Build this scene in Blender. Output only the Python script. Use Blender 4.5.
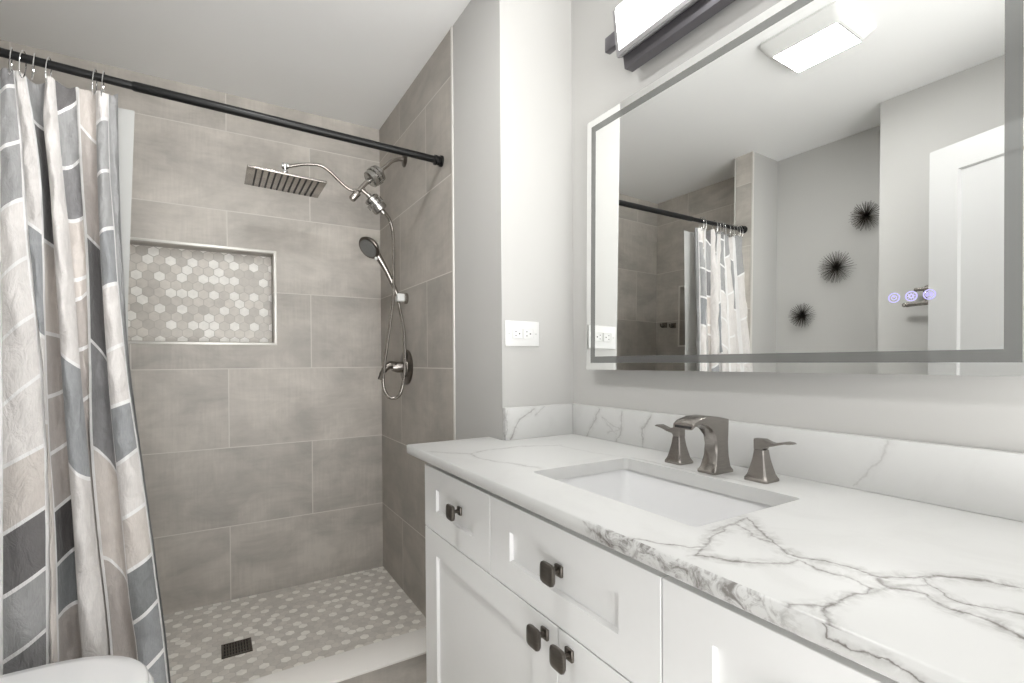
import bpy, bmesh, math, random
from mathutils import Vector, Matrix
R = math.radians
for o in list(bpy.data.objects): bpy.data.objects.remove(o)
scene = bpy.context.scene
COL = scene.collection

# ------------------------------------------------------------------ camera
HC = 1.159                                     # eye height
cam_d = bpy.data.cameras.new('camera'); cam = bpy.data.objects.new('camera', cam_d); COL.objects.link(cam)
yw, pt, rl = R(31.0871), R(-0.3273), R(-0.4032)
F = Vector((math.sin(yw)*math.cos(pt), math.cos(yw)*math.cos(pt), math.sin(pt)))
Rt = Vector((math.cos(yw), -math.sin(yw), 0)); Up = Rt.cross(F)
R2 = Rt*math.cos(rl)+Up*math.sin(rl); U2 = Up*math.cos(rl)-Rt*math.sin(rl)
m = Matrix((R2, U2, -F)).transposed().to_4x4(); m.translation = Vector((0, 0, HC))
cam.matrix_world = m
cam_d.sensor_width = 36; cam_d.sensor_fit = 'HORIZONTAL'; cam_d.lens = 36*493.03/1024
cam_d.shift_y = (364.17-341.5)/1024; cam_d.clip_start = .01
scene.camera = cam
# ------------------------------------------------------------------ added light at the open rear end, exposure
WORLD_LO, WORLD_HI, WORLD_FRONT = 5.8, 1.2, 2.2
world = bpy.data.worlds.new('world'); scene.world = world; world.use_nodes = True
bg = world.node_tree.nodes['Background']; bg.inputs[0].default_value = (1, .995, .985, 1); bg.inputs[1].default_value = 1.0
wt = world.node_tree                            # added fill: stronger from below to lift the ceiling, dimmer overhead
_tc = wt.nodes.new('ShaderNodeTexCoord'); _sx = wt.nodes.new('ShaderNodeSeparateXYZ'); _mr = wt.nodes.new('ShaderNodeMapRange')
wt.links.new(_tc.outputs['Generated'], _sx.inputs[0]); wt.links.new(_sx.outputs[2], _mr.inputs[0])
_mr.interpolation_type = 'SMOOTHSTEP'
for _i, _v in enumerate((-.30, .15, WORLD_LO, WORLD_HI)): _mr.inputs[_i+1].default_value = _v
_dp = wt.nodes.new('ShaderNodeVectorMath'); _dp.operation = 'DOT_PRODUCT'; wt.links.new(_tc.outputs['Generated'], _dp.inputs[0])
_dp.inputs[1].default_value = Vector((-.05, -1, -.16)).normalized()      # added frontal glow without a known source, brightens the shower wall
_m2 = wt.nodes.new('ShaderNodeMapRange'); _m2.interpolation_type = 'SMOOTHSTEP'; wt.links.new(_dp.outputs['Value'], _m2.inputs[0])
for _i, _v in enumerate((.80, .98, 0, WORLD_FRONT)): _m2.inputs[_i+1].default_value = _v
_ad = wt.nodes.new('ShaderNodeMath'); wt.links.new(_mr.outputs[0], _ad.inputs[0]); wt.links.new(_m2.outputs[0], _ad.inputs[1]); wt.links.new(_ad.outputs[0], bg.inputs[1])
FAN_E, VAN_E = 92.0, 3.0
scene.view_settings.view_transform = 'Standard'; scene.view_settings.look = 'None'
scene.view_settings.exposure = 0.0; scene.view_settings.gamma = 1; scene.view_settings.use_curve_mapping = False

# ------------------------------------------------------------------ material helpers
class NT:
    def __init__(s, name):
        s.m = bpy.data.materials.new(name); s.m.use_nodes = True
        s.t = s.m.node_tree; s.b = s.t.nodes['Principled BSDF']; s.out = s.t.nodes['Material Output']
    def n(s, typ, **k):
        nd = s.t.nodes.new(typ)
        for a, v in k.items(): setattr(nd, a, v)
        return nd
    def l(s, a, b): s.t.links.new(a, b)
    def inp(s, sock, v):
        if isinstance(v, bpy.types.NodeSocket): s.l(v, sock)
        elif v is not None: sock.default_value = v
    def math(s, op, a, b=None, c=None, clamp=False):
        nd = s.n('ShaderNodeMath', operation=op, use_clamp=clamp)
        for i, v in enumerate((a, b, c)): s.inp(nd.inputs[i], v)
        return nd.outputs[0]
    def vec(s, op, a, b=None, out=0):
        nd = s.n('ShaderNodeVectorMath', operation=op)
        s.inp(nd.inputs[0], a); s.inp(nd.inputs[1], b)
        return nd.outputs['Value'] if out == 'v' else nd.outputs[0]
    def mix(s, f, a, b, blend='MIX'):
        nd = s.n('ShaderNodeMix', data_type='RGBA', blend_type=blend)
        s.inp(nd.inputs[0], f); s.inp(nd.inputs[6], a); s.inp(nd.inputs[7], b)
        return nd.outputs[2]
    def obj(s): return s.n('ShaderNodeTexCoord').outputs['Object']
    def noise(s, vec, scale, detail=4, rough=.5, dist=0, color=False):
        nd = s.n('ShaderNodeTexNoise'); s.inp(nd.inputs['Vector'], vec)
        nd.inputs['Scale'].default_value = scale; nd.inputs['Detail'].default_value = detail
        nd.inputs['Roughness'].default_value = rough; nd.inputs['Distortion'].default_value = dist
        return nd.outputs['Color'] if color else nd.outputs[0]
    def scale(s, vec, sc, loc=(0, 0, 0), rot=(0, 0, 0)):
        nd = s.n('ShaderNodeMapping'); s.inp(nd.inputs[0], vec)
        nd.inputs['Scale'].default_value = sc; nd.inputs['Location'].default_value = loc; nd.inputs['Rotation'].default_value = rot
        return nd.outputs[0]
    def xyz(s, v): 
        nd = s.n('ShaderNodeSeparateXYZ'); s.inp(nd.inputs[0], v); return nd.outputs
    def comb(s, x, y, z=0.0):
        nd = s.n('ShaderNodeCombineXYZ')
        for i, v in enumerate((x, y, z)): s.inp(nd.inputs[i], v)
        return nd.outputs[0]
    def rmap(s, v, a, b, c, d):
        nd = s.n('ShaderNodeMapRange'); s.inp(nd.inputs[0], v)
        for i, q in enumerate((a, b, c, d)): nd.inputs[i+1].default_value = q
        return nd.outputs[0]
    def bump(s, h, strength=.2, dist=.002):
        nd = s.n('ShaderNodeBump'); s.inp(nd.inputs['Height'], h)
        nd.inputs['Strength'].default_value = strength; nd.inputs['Distance'].default_value = dist
        s.l(nd.outputs[0], s.b.inputs['Normal'])

def c4(c): return (c[0], c[1], c[2], 1) if not isinstance(c, float) else (c, c, c, 1)
def lin(*c): return tuple(((v/255+.055)/1.055)**2.4 if v > 10 else v/255/12.92 for v in c)
def plain(name, col, rough=.5, metal=0.0, grain=0.0, gscale=60, spec=None):
    t = NT(name)
    if grain:
        nz = t.noise(t.obj(), gscale, 3)
        c = t.mix(nz, c4([x*(1-grain) for x in col]), c4([min(1, x*(1+grain)) for x in col]))
        t.l(c, t.b.inputs['Base Color'])
    else: t.b.inputs['Base Color'].default_value = c4(col)
    t.b.inputs['Roughness'].default_value = rough; t.b.inputs['Metallic'].default_value = metal
    if spec is not None: t.b.inputs['Specular IOR Level'].default_value = spec
    return t.m
def paint(name, col, rough=.6):
    t = NT(name); o = t.obj()
    t.l(t.mix(t.noise(o, 3, 3), c4([x*.985 for x in col]), c4([x*1.015 for x in col])), t.b.inputs['Base Color'])
    t.b.inputs['Roughness'].default_value = rough
    t.bump(t.noise(o, 220, 2), .08, .001)
    return t.m
def emit(name, col, strength):
    t = NT(name); t.b.inputs['Base Color'].default_value = (.9, .9, .9, 1)
    t.b.inputs['Emission Color'].default_value = c4(col); t.b.inputs['Emission Strength'].default_value = strength
    return t.m

# wall tile: concrete look, staggered rows; u is the horizontal axis of the wall
def tile_mat(name, axis, s, w, base=(.50, .468, .425), z0=.0065, rh=.3755):
    t = NT(name); X, Y, Z = t.xyz(t.obj())[:3]
    u = X if axis == 'x' else Y
    uv = t.comb(t.math('ADD', u, -s), t.math('ADD', Z, -z0), 0.0)
    br = t.n('ShaderNodeTexBrick', offset=.5, offset_frequency=2); t.l(uv, br.inputs['Vector'])
    br.inputs['Scale'].default_value = 1; br.inputs['Brick Width'].default_value = w; br.inputs['Row Height'].default_value = rh
    br.inputs['Mortar Size'].default_value = .0021; br.inputs['Mortar Smooth'].default_value = 0
    br.inputs['Color1'].default_value = c4([b*.92 for b in base]); br.inputs['Color2'].default_value = c4([b*1.08 for b in base])
    br.inputs['Mortar'].default_value = c4(lin(206, 202, 195))
    # per-tile offset of the brushed pattern
    tn = t.n('ShaderNodeTexBrick', offset=.5, offset_frequency=2); t.l(uv, tn.inputs['Vector'])
    tn.inputs['Scale'].default_value = 1; tn.inputs['Brick Width'].default_value = w; tn.inputs['Row Height'].default_value = rh
    tn.inputs['Mortar Size'].default_value = 0; tn.inputs['Color1'].default_value = (0, 0, 0, 1); tn.inputs['Color2'].default_value = (1, 1, 1, 1)
    pv = t.vec('ADD', uv, t.vec('SCALE', tn.outputs[0])); 
    sc = pv.node.inputs[1].links[0].from_node; sc.inputs['Scale'].default_value = 7
    big = t.noise(t.scale(pv, (2.4, 4.2, 1)), 1.5, 6, .66, .5)
    br2 = t.noise(t.scale(pv, (6, 60, 1)), 1.0, 4, .6)
    br3 = t.noise(t.scale(pv, (90, 7, 1)), 1.0, 4, .6)
    v = t.math('ADD', t.math('MULTIPLY', t.rmap(big, .28, .72, 0, 1), .62), t.math('ADD', t.math('MULTIPLY', br2, .26), t.math('MULTIPLY', t.math('MULTIPLY', br3, t.rmap(t.noise(pv, 5, 3), .42, .58, .2, 1.5)), .36)))
    ramp = t.rmap(v, .24, .94, .76, 1.17)
    bt = t.mix(1.0, br.outputs[0], t.comb(ramp, ramp, ramp), 'MULTIPLY')
    c = t.mix(br.outputs['Fac'], bt, c4(lin(208, 204, 197)))
    t.l(c, t.b.inputs['Base Color'])
    t.l(t.rmap(v, .2, 1, .38, .55), t.b.inputs['Roughness'])
    h = t.math('SUBTRACT', t.math('MULTIPLY', v, .12), br.outputs['Fac'])
    t.bump(h, .35, .0015)
    return t.m

def hex_mat(name, axes, w=.043, base=lin(212, 207, 199), light=lin(242, 239, 232), dark=.09, grout=lin(198, 193, 186), rough=.3):
    t = NT(name); P = t.xyz(t.obj())
    a_, b_ = P[axes[0]], P[axes[1]]
    px = t.math('ADD', t.math('DIVIDE', a_, w), 100.0); py = t.math('ADD', t.math('DIVIDE', b_, w), 103.923)
    p = t.comb(px, py)
    r = (1, 1.7320508, 1); h = (.5, .8660254, .5)
    a = t.vec('SUBTRACT', t.vec('MODULO', p, r), h)
    b = t.vec('SUBTRACT', t.vec('MODULO', t.vec('SUBTRACT', p, h), r), h)
    def flat(v):
        q = t.xyz(v); return t.comb(q[0], q[1])
    a = flat(a); b = flat(b)
    sel = t.math('LESS_THAN', t.vec('DOT_PRODUCT', a, a, 'v'), t.vec('DOT_PRODUCT', b, b, 'v'))
    g = t.n('ShaderNodeMix', data_type='VECTOR'); t.l(sel, g.inputs[0]); t.l(b, g.inputs[4]); t.l(a, g.inputs[5]); g = g.outputs[1]
    idv = t.vec('SUBTRACT', p, g); ag = t.vec('ABSOLUTE', g); q = t.xyz(ag)
    ed = t.math('SUBTRACT', .5, t.math('MAXIMUM', q[0], t.vec('DOT_PRODUCT', ag, (.5, .8660254, 0), 'v')))
    i = t.xyz(idv)
    cx = t.math('ROUND', t.math('MULTIPLY', i[0], 2)); cy = t.math('ROUND', t.math('DIVIDE', i[1], .8660254))
    wn = t.n('ShaderNodeTexWhiteNoise', noise_dimensions='2D'); t.l(t.comb(cx, cy), wn.inputs[0])
    rnd = wn.outputs[0]
    # light tiles: every other one of every other row, some missing
    row = t.math('LESS_THAN', t.math('MODULO', cy, 2), .5)
    colp = t.math('LESS_THAN', t.math('MODULO', t.math('ADD', t.math('ADD', cx, cy), .5), 4), 2)
    lat = t.math('MULTIPLY', row, colp)
    s1 = t.math('MULTIPLY', lat, t.math('GREATER_THAN', rnd, .12))
    s2 = t.math('MAXIMUM', s1, t.math('GREATER_THAN', rnd, .94))
    var = t.rmap(rnd, 0, 1, 1-dark, 1+dark)
    bc = t.mix(1.0, c4(base), t.comb(var, var, var), 'MULTIPLY')
    c = t.mix(s2, bc, c4(light))
    c = t.mix(t.math('MULTIPLY', t.math('LESS_THAN', ed, .04), .8), c, c4(grout))
    cl = t.noise(t.obj(), 45, 4); cl = t.rmap(cl, .3, .7, .93, 1.06)
    c = t.mix(1.0, c, t.comb(cl, cl, cl), 'MULTIPLY')
    t.l(c, t.b.inputs['Base Color']); t.b.inputs['Roughness'].default_value = rough
    t.bump(t.math('GREATER_THAN', ed, .04), .4, .001)
    return t.m

# polished white quartz with grey veins along given runs: lists of (a, b) points with a half width
def vein_mat(name, axes, runs, base=lin(200, 200, 198), patches=None, rough=.36, faint=.35):
    t = NT(name); o = t.obj(); P = t.xyz(o)
    p = t.comb(P[axes[0]], P[axes[1]])
    w1 = t.vec('SUBTRACT', t.noise(o, 16, 4, .6, color=True), (.5, .5, .5)); w2 = t.vec('SCALE', w1); w2.node.inputs['Scale'].default_value = .034
    w3 = t.vec('SUBTRACT', t.noise(o, 95, 3, .6, color=True), (.5, .5, .5)); w4 = t.vec('SCALE', w3); w4.node.inputs['Scale'].default_value = .006
    pw = t.vec('ADD', t.vec('ADD', p, w2), w4); q = t.xyz(pw); pw = t.comb(q[0], q[1])
    width_n = t.noise(o, 28, 3, .6); tot = None; halo = None
    for pts, wd, st, *hm in runs:
        hw, hs_ = hm if hm else (wd*5.5, st*.55)
        dmin = None
        for A, B in zip(pts[:-1], pts[1:]):
            d = (B[0]-A[0], B[1]-A[1]); L2 = d[0]**2+d[1]**2+1e-9
            pa = t.vec('SUBTRACT', pw, (A[0], A[1], 0))
            h = t.math('DIVIDE', t.vec('DOT_PRODUCT', pa, (d[0], d[1], 0), 'v'), L2, clamp=True)
            pr = t.vec('SCALE', (d[0], d[1], 0)); t.l(h, pr.node.inputs['Scale'])
            dd = t.vec('LENGTH', t.vec('SUBTRACT', pa, pr), None, 'v')
            dmin = dd if dmin is None else t.math('MINIMUM', dmin, dd)
        w_ = t.math('MULTIPLY', t.rmap(width_n, .3, .7, .5, 2.0), wd)
        core = t.math('SUBTRACT', 1.0, t.math('DIVIDE', dmin, w_), clamp=True)
        core = t.math('MULTIPLY', t.math('POWER', core, 1.3), st*.8)
        hl = t.math('MULTIPLY', t.math('SUBTRACT', 1.0, t.math('DIVIDE', dmin, hw), clamp=True), hs_)
        tot = core if tot is None else t.math('MAXIMUM', tot, core)
        halo = hl if halo is None else t.math('MAXIMUM', halo, hl)
    cloud = t.rmap(t.noise(o, 38, 5, .68, 1.2), .38, .66, 0, 1)
    v = t.math('ADD', tot, t.math('MULTIPLY', halo, cloud), clamp=True)
    if patches:                                  # (y0, y1) stretch of the front edge with heavy mottling
        fx, y0, y1 = patches
        mfx = t.math('LESS_THAN', P[0], fx); my = t.math('MULTIPLY', t.rmap(P[1], y0, y0+.06, 0, 1), t.rmap(P[1], y1-.06, y1, 1, 0))
        mott = t.rmap(t.noise(o, 34, 5, .7, 1.5), .46, .64, 0, .9)
        v = t.math('ADD', v, t.math('MULTIPLY', t.math('MULTIPLY', mfx, my), mott), clamp=True)
    soft = t.math('MULTIPLY', t.rmap(t.noise(o, 5, 5, .6, 1.2), .52, .75, 0, 1), faint*.3)
    v2 = t.math('MAXIMUM', v, soft)
    c = t.mix(v2, c4(base), c4(lin(112, 108, 104)))
    t.l(c, t.b.inputs['Base Color']); t.b.inputs['Roughness'].default_value = rough
    return t.m

def fabric(name, col, streak=.08, trans=.15):
    t = NT(name); o = t.obj()
    a = t.noise(t.scale(o, (1, 1, .06)), 420, 3, .6); b = t.noise(t.scale(o, (1, 1, 1), rot=(0, R(50), 0)), 26, 4, .6, .8)
    v = t.math('ADD', t.math('MULTIPLY', a, .6), t.math('MULTIPLY', b, .4))
    f = t.rmap(v, .3, .7, 1-streak, 1+streak)
    c = t.mix(1.0, c4(col), t.comb(f, f, f), 'MULTIPLY')
    t.l(c, t.b.inputs['Base Color']); t.b.inputs['Roughness'].default_value = .75
    t.b.inputs['Sheen Weight'].default_value = .15
    t.bump(t.math('ADD', t.math('ADD', t.noise(t.scale(o, (1, 1, .55), rot=(0, R(35), 0)), 26, 4, .6, .9), t.math('MULTIPLY', t.noise(t.scale(o, (1, 1, .5), rot=(0, R(-30), 0)), 9, 3, .5, .5), 1.6)), t.math('MULTIPLY', a, .05)), .75, .014)
    tr = t.n('ShaderNodeBsdfTranslucent'); t.l(c, tr.inputs[0])
    mx = t.n('ShaderNodeMixShader'); mx.inputs[0].default_value = trans
    t.l(t.b.outputs[0], mx.inputs[1]); t.l(tr.outputs[0], mx.inputs[2]); t.l(mx.outputs[0], t.out.inputs[0])
    return t.m
def brushed(name, col, rough=.32, aniso=.4):
    t = NT(name); o = t.obj()
    nz = t.noise(t.scale(o, (1, 1, 20)), 40, 3)
    f = t.rmap(nz, .3, .7, .9, 1.1)
    t.l(t.mix(1.0, c4(col), t.comb(f, f, f), 'MULTIPLY'), t.b.inputs['Base Color'])
    t.b.inputs['Metallic'].default_value = 1; t.b.inputs['Roughness'].default_value = rough
    return t.m

# ------------------------------------------------------------------ geometry helpers
def link(o, parent=None):
    COL.objects.link(o)
    if parent is not None: o.parent = parent
    return o
def finish(name, bm, mat, parent=None, smooth=35, mats=None):
    bmesh.ops.recalc_face_normals(bm, faces=bm.faces)
    me = bpy.data.meshes.new(name); bm.to_mesh(me); bm.free()
    for mm in (mats or [mat]): me.materials.append(mm)
    if smooth:
        me.polygons.foreach_set('use_smooth', [True]*len(me.polygons))
        try: me.set_sharp_from_angle(angle=R(smooth))
        except Exception: pass
    o = bpy.data.objects.new(name, me); link(o, parent)
    if parent is not None: o.matrix_parent_inverse = parent.matrix_world.inverted() if False else Matrix.Identity(4)
    return o
def tag(o, label, cat, group=None):
    o['label'] = label; o['category'] = cat
    if group: o['group'] = group
    return o
def thing(name, label, cat, loc=(0, 0, 0), group=None, rot=(0, 0, 0)):
    e = bpy.data.objects.new(name, None); COL.objects.link(e); e.location = loc; e.rotation_euler = rot
    e.empty_display_size = .05
    return tag(e, label, cat, group)
def struct(o): o['kind'] = 'structure'; return o
def box(bm, x0, x1, y0, y1, z0, z1, bev=0.0, seg=2, M=None):
    vs = [bm.verts.new((x, y, z)) for x in (x0, x1) for y in (y0, y1) for z in (z0, z1)]
    fs = [(0, 1, 3, 2), (4, 6, 7, 5), (0, 4, 5, 1), (2, 3, 7, 6), (0, 2, 6, 4), (1, 5, 7, 3)]
    fc = [bm.faces.new([vs[i] for i in f]) for f in fs]
    if bev:
        es = list({e for f in fc for e in f.edges})
        r = bmesh.ops.bevel(bm, geom=es, offset=bev, segments=seg, affect='EDGES', profile=.5)
        vs = list({v for f in r['faces'] for v in f.verts} | {v for v in vs if v.is_valid})
    if M is not None: bmesh.ops.transform(bm, matrix=M, verts=[v for v in vs if v.is_valid])
    return vs
def bx(*a, **k):
    bm = bmesh.new(); box(bm, *a, **k); return bm
def frame_to(axis):
    z = Vector(axis).normalized(); x = z.orthogonal().normalized(); y = z.cross(x)
    return Matrix((x, y, z)).transposed()
def catmull(pts, n=8):
    P = [Vector(p) for p in pts]; P = [P[0]*2-P[1]]+P+[P[-1]*2-P[-2]]; out = []
    for i in range(1, len(P)-2):
        for k in range(n):
            t = k/n; a, b, c, d = P[i-1:i+3]
            out.append(.5*((2*b)+(c-a)*t+(2*a-5*b+4*c-d)*t*t+(3*b-a-3*c+d)*t**3))
    out.append(P[-2]); return out
def tube(bm, pts, r, seg=12, ring=0, caps=True, closed=False):
    P = [Vector(p) for p in pts]; n = len(P); rings = []
    ref = None
    for i, p in enumerate(P):
        if closed: tg = (P[(i+1) % n]-P[i-1]).normalized()
        else: tg = (P[min(i+1, n-1)]-P[max(i-1, 0)]).normalized()
        if ref is None: ref = tg.orthogonal().normalized()
        ref = (ref-tg*ref.dot(tg)).normalized(); y = tg.cross(ref)
        rr = r[i] if isinstance(r, (list, tuple)) else r
        if ring: rr = rr*(1+.10*(i % 2))
        rings.append([bm.verts.new(p+(ref*math.cos(a)+y*math.sin(a))*rr) for a in [2*math.pi*k/seg for k in range(seg)]])
    pairs = list(zip(rings[:-1], rings[1:]))+([(rings[-1], rings[0])] if closed else [])
    for A, B in pairs:
        for k in range(seg): bm.faces.new((A[k], A[(k+1) % seg], B[(k+1) % seg], B[k]))
    if caps and not closed: bm.faces.new(rings[0]); bm.faces.new(rings[-1][::-1])
def lathe(bm, prof, origin=(0, 0, 0), axis=(0, 0, 1), seg=32, ripple=0, rn=12):
    Fm = frame_to(axis); O = Vector(origin); rings = []
    for r, h in prof:
        rings.append([bm.verts.new(O+Fm@Vector((math.cos(a)*max(r, 1e-5)*(1+ripple*math.cos(rn*a)), math.sin(a)*max(r, 1e-5)*(1+ripple*math.cos(rn*a)), h))) for a in [2*math.pi*k/seg for k in range(seg)]])
    for A, B in zip(rings[:-1], rings[1:]):
        for k in range(seg): bm.faces.new((A[k], A[(k+1) % seg], B[(k+1) % seg], B[k]))
    bm.faces.new(rings[0][::-1]); bm.faces.new(rings[-1])
def loft(bm, loops, caps=True):
    rings = [[bm.verts.new(p) for p in L] for L in loops]; n = len(rings[0])
    for A, B in zip(rings[:-1], rings[1:]):
        for k in range(n): bm.faces.new((A[k], A[(k+1) % n], B[(k+1) % n], B[k]))
    if caps: bm.faces.new(rings[0][::-1]); bm.faces.new(rings[-1])
    return rings
def prism(bm, pts2, plane, a, b):
    def P(u, v, w): return {'xy': (u, v, w), 'xz': (u, w, v), 'yz': (w, u, v)}[plane]
    loft(bm, [[P(u, v, a) for u, v in pts2], [P(u, v, b) for u, v in pts2]])
def panel_front(bm, axis_x, back_x, y0, y1, z0, z1, st, depth=.008, sl=.004):
    """shaker front facing -x: slab with a recessed centre panel"""
    x = axis_x
    outer = [(x, y0, z0), (x, y1, z0), (x, y1, z1), (x, y0, z1)]
    inn = [(x, y0+st, z0+st), (x, y1-st, z0+st), (x, y1-st, z1-st), (x, y0+st, z1-st)]
    rec = [(x+depth, y0+st+sl, z0+st+sl), (x+depth, y1-st-sl, z0+st+sl), (x+depth, y1-st-sl, z1-st-sl), (x+depth, y0+st+sl, z1-st-sl)]
    bk = [(back_x, y0, z0), (back_x, y1, z0), (back_x, y1, z1), (back_x, y0, z1)]
    V = [[bm.verts.new(p) for p in L] for L in (bk, outer, inn, rec)]
    for A, B in zip(V[:-1], V[1:]):
        for k in range(4): bm.faces.new((A[k], A[(k+1) % 4], B[(k+1) % 4], B[k]))
    bm.faces.new(V[0]); bm.faces.new(V[3][::-1])
    es = [e for e in bm.edges if all(abs(v.co.x-x) < 1e-6 for v in e.verts) and all(v in V[1] for v in e.verts)]
    bmesh.ops.bevel(bm, geom=es, offset=.0018, segments=2, affect='EDGES')

# ------------------------------------------------------------------ materials
M_wall = paint('wall_paint', lin(186, 185, 182)); M_ceil = paint('ceiling_paint', lin(242, 242, 241), .75)
M_trimw = plain('white_trim', lin(228, 228, 225), .4)
M_tback = tile_mat('tile_back', 'x', .426, .74); M_tside = tile_mat('tile_side_shaded', 'y', 2.715, .70, base=(.42, .39, .352))  # right wall: same tile, its shade put into a darker base
M_tleft = tile_mat('tile_left', 'y', 2.765, .70)
M_tstrip = tile_mat('tile_strip', 'y', 1.0, 3.0)
M_tfloor = plain('floor_tile', lin(205, 200, 192), .4, grain=.06, gscale=8)
M_hexf = hex_mat('hex_floor', (0, 1), w=.037); M_hexn = hex_mat('hex_niche', (0, 2), base=lin(204, 199, 191), light=lin(238, 236, 230), grout=lin(180, 175, 167), dark=.14)
M_schl = plain('satin_trim', lin(222, 220, 214), .35, .3)
M_white = plain('cabinet_white', lin(235, 235, 234), .35, grain=.01)
M_porc = plain('porcelain', lin(240, 240, 240), .08)
M_plast = plain('white_plastic', lin(220, 220, 218), .3)
M_dark = plain('slot_dark', (.02, .02, .02), .6)
M_black = plain('rod_black', (.006, .006, .006), .35, 0.0, spec=.3)
M_nick = brushed('brushed_nickel', lin(156, 151, 146), .24); M_nick2 = brushed('shower_nickel', lin(165, 160, 154), .25)
M_bronze = brushed('pewter', lin(112, 107, 101), .3); M_chrome = plain('chrome', lin(225, 225, 225), .08, 1.0)
M_satch = plain('satin_chrome', lin(172, 170, 166), .2, .95)
M_door = paint('door_paint', lin(188, 188, 187), .4)
M_mirror = plain('mirror_silver', (.90, .91, .90), 0.0, 1.0)
M_housing = plain('mirror_back', lin(120, 120, 118), .5)
M_lightbody = plain('light_body_grey', lin(112, 110, 114), .3, .85); M_lightframe = plain('light_frame_grey', lin(160, 159, 160), .35, .7)
M_fan = emit('fan_diffuser', (1, .995, .985), FAN_E); M_van = emit('vanity_lens', (1, .995, .985), VAN_E)
M_violet = emit('violet_glow', (.62, .56, 1.0), 1.0); M_violet.node_tree.nodes['Principled BSDF'].inputs['Base Color'].default_value = (.02, .02, .05, 1)
t = NT('frosted_band'); t.b.inputs['Base Color'].default_value = c4((.17, .17, .165)); t.b.inputs['Roughness'].default_value = .6
g_ = t.n('ShaderNodeBsdfGlossy'); g_.inputs[0].default_value = c4((.30, .31, .30)); g_.inputs['Roughness'].default_value = .03
mx = t.n('ShaderNodeMixShader'); mx.inputs[0].default_value = .5; t.l(t.b.outputs[0], mx.inputs[1]); t.l(g_.outputs[0], mx.inputs[2]); t.l(mx.outputs[0], t.out.inputs[0])
M_frost = t.m

TOPRUNS = [
 ([(.725,.481),(.676,.427),(.648,.384),(.628,.352),(.649,.323),(.655,.296),(.654,.268),(.695,.249),(.72,.224),(.742,.2),(.755,.172),(.78,.10)], .0030, .85, .024, .75),
 ([(.725,.481),(.664,.469),(.611,.457),(.553,.434),(.527,.424),(.553,.391),(.587,.354),(.621,.348)], .0028, .7, .018, .6),
 ([(.49,.53),(.51,.501),(.528,.469),(.543,.444),(.562,.438)], .0025, .8),
 ([(.621,.348),(.613,.315),(.624,.286),(.62,.262),(.603,.255),(.559,.265),(.525,.264),(.502,.284)], .0026, .75, .016, .6),
 ([(.654,.268),(.631,.25),(.644,.223),(.634,.191),(.636,.165),(.623,.142),(.61,.09)], .0030, .8, .024, .7),
 ([(.695,.249),(.676,.234),(.662,.206),(.659,.191),(.677,.154),(.70,.08)], .0026, .7, .022, .6),
 ([(.627,.469),(.681,.47),(.657,.429),(.653,.387)], .0022, .6, .016, .6),
 ([(.603,.255),(.631,.25),(.676,.234)], .004, .5), ([(.525,.264),(.503,.25),(.495,.23)], .003, .8),
 ([(.517,1.303),(.597,1.209),(.662,1.239),(.754,1.237),(.885,1.192)], .0035, .6),
 ([(.597,1.209),(.589,1.148),(.602,1.084),(.629,1.032),(.655,.961)], .0035, .55),
 ([(.885,1.192),(.88,1.114),(.90,1.0),(.93,.93)], .003, .25),
 ([(.925,.93),(.93,.80),(.925,.70),(.935,.62)], .003, .5),
]
M_top = vein_mat('quartz_top', (0, 1), TOPRUNS, patches=(.5035, .27, .62))
M_edge = vein_mat('quartz_edge', (1, 2), [([(.254,.908),(.248,.893),(.23,.889),(.199,.893),(.173,.89),(.12,.885)], .0016, 1.0), ([(.63,.905),(.60,.895),(.55,.885)], .003, .6)], patches=(.52, .26, .62))
M_bs = vein_mat('quartz_backsplash', (1, 2), [
 ([(1.21,1.006),(1.249,.948),(1.285,.894)], .003, .5), ([(1.11,1.006),(1.119,.929),(1.14,.89)], .003, .5), ([(1.17,.93),(1.12,.95),(1.2,.98),(1.13,.93)], .002, .35),
 ([(.993,1.004),(1.028,.96),(1.021,.912)], .003, .55), ([(.416,1.006),(.448,.951),(.477,.913)], .0028, .28)])
M_bss = vein_mat('quartz_side', (0, 2), [([(.893,1.002),(.843,.969),(.825,.94),(.808,.914)], .003, .6), ([(.941,1.009),(.90,.98)], .002, .4), ([(.79,1.0),(.795,.95),(.788,.91)], .003, .5)])
M_cap = plain('curb_cap_stone', lin(244, 241, 236), .25, grain=.03, gscale=9)

# ------------------------------------------------------------------ room shell
X1, Y1, YT, YC, XW, XL, ZC = .788, 2.705, 1.742, 1.370, 1.078, -.90, 2.44
struct(finish('floor', bx(-1.0, 1.2, -.60, 1.70, -.06, 0), M_tfloor))
struct(finish('floor_shower', bx(XL, X1, 1.70, Y1, -.06, .03), M_hexf))
struct(finish('ceiling', bx(-1.0, 1.2, -.60, 2.85, ZC, ZC+.06), M_ceil))
# back wall with the niche opening
NX0, NX1, NZ0, NZ1 = -.42, .258, 1.256, 1.705
bm = bmesh.new()
box(bm, -1.0, NX0, Y1, Y1+.13, -.06, ZC); box(bm, NX1, .95, Y1, Y1+.13, -.06, ZC)
box(bm, NX0, NX1, Y1, Y1+.13, -.06, NZ0); box(bm, NX0, NX1, Y1, Y1+.13, NZ1, ZC); box(bm, NX0, NX1, Y1+.10, Y1+.13, NZ0, NZ1)
struct(finish('wall_back', bm, M_tback, smooth=0))
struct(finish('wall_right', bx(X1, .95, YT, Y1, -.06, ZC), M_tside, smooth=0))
struct(finish('wall_chase', bx(X1+.001, 1.2, YC, YT, -.06, ZC), M_wall, smooth=0))
struct(finish('wall_vanity', bx(XW, 1.2, -.60, YC, -.06, ZC), M_wall, smooth=0))
bm = bmesh.new(); box(bm, -1.0, XL, 1.10, 1.80, -.06, ZC)
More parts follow.
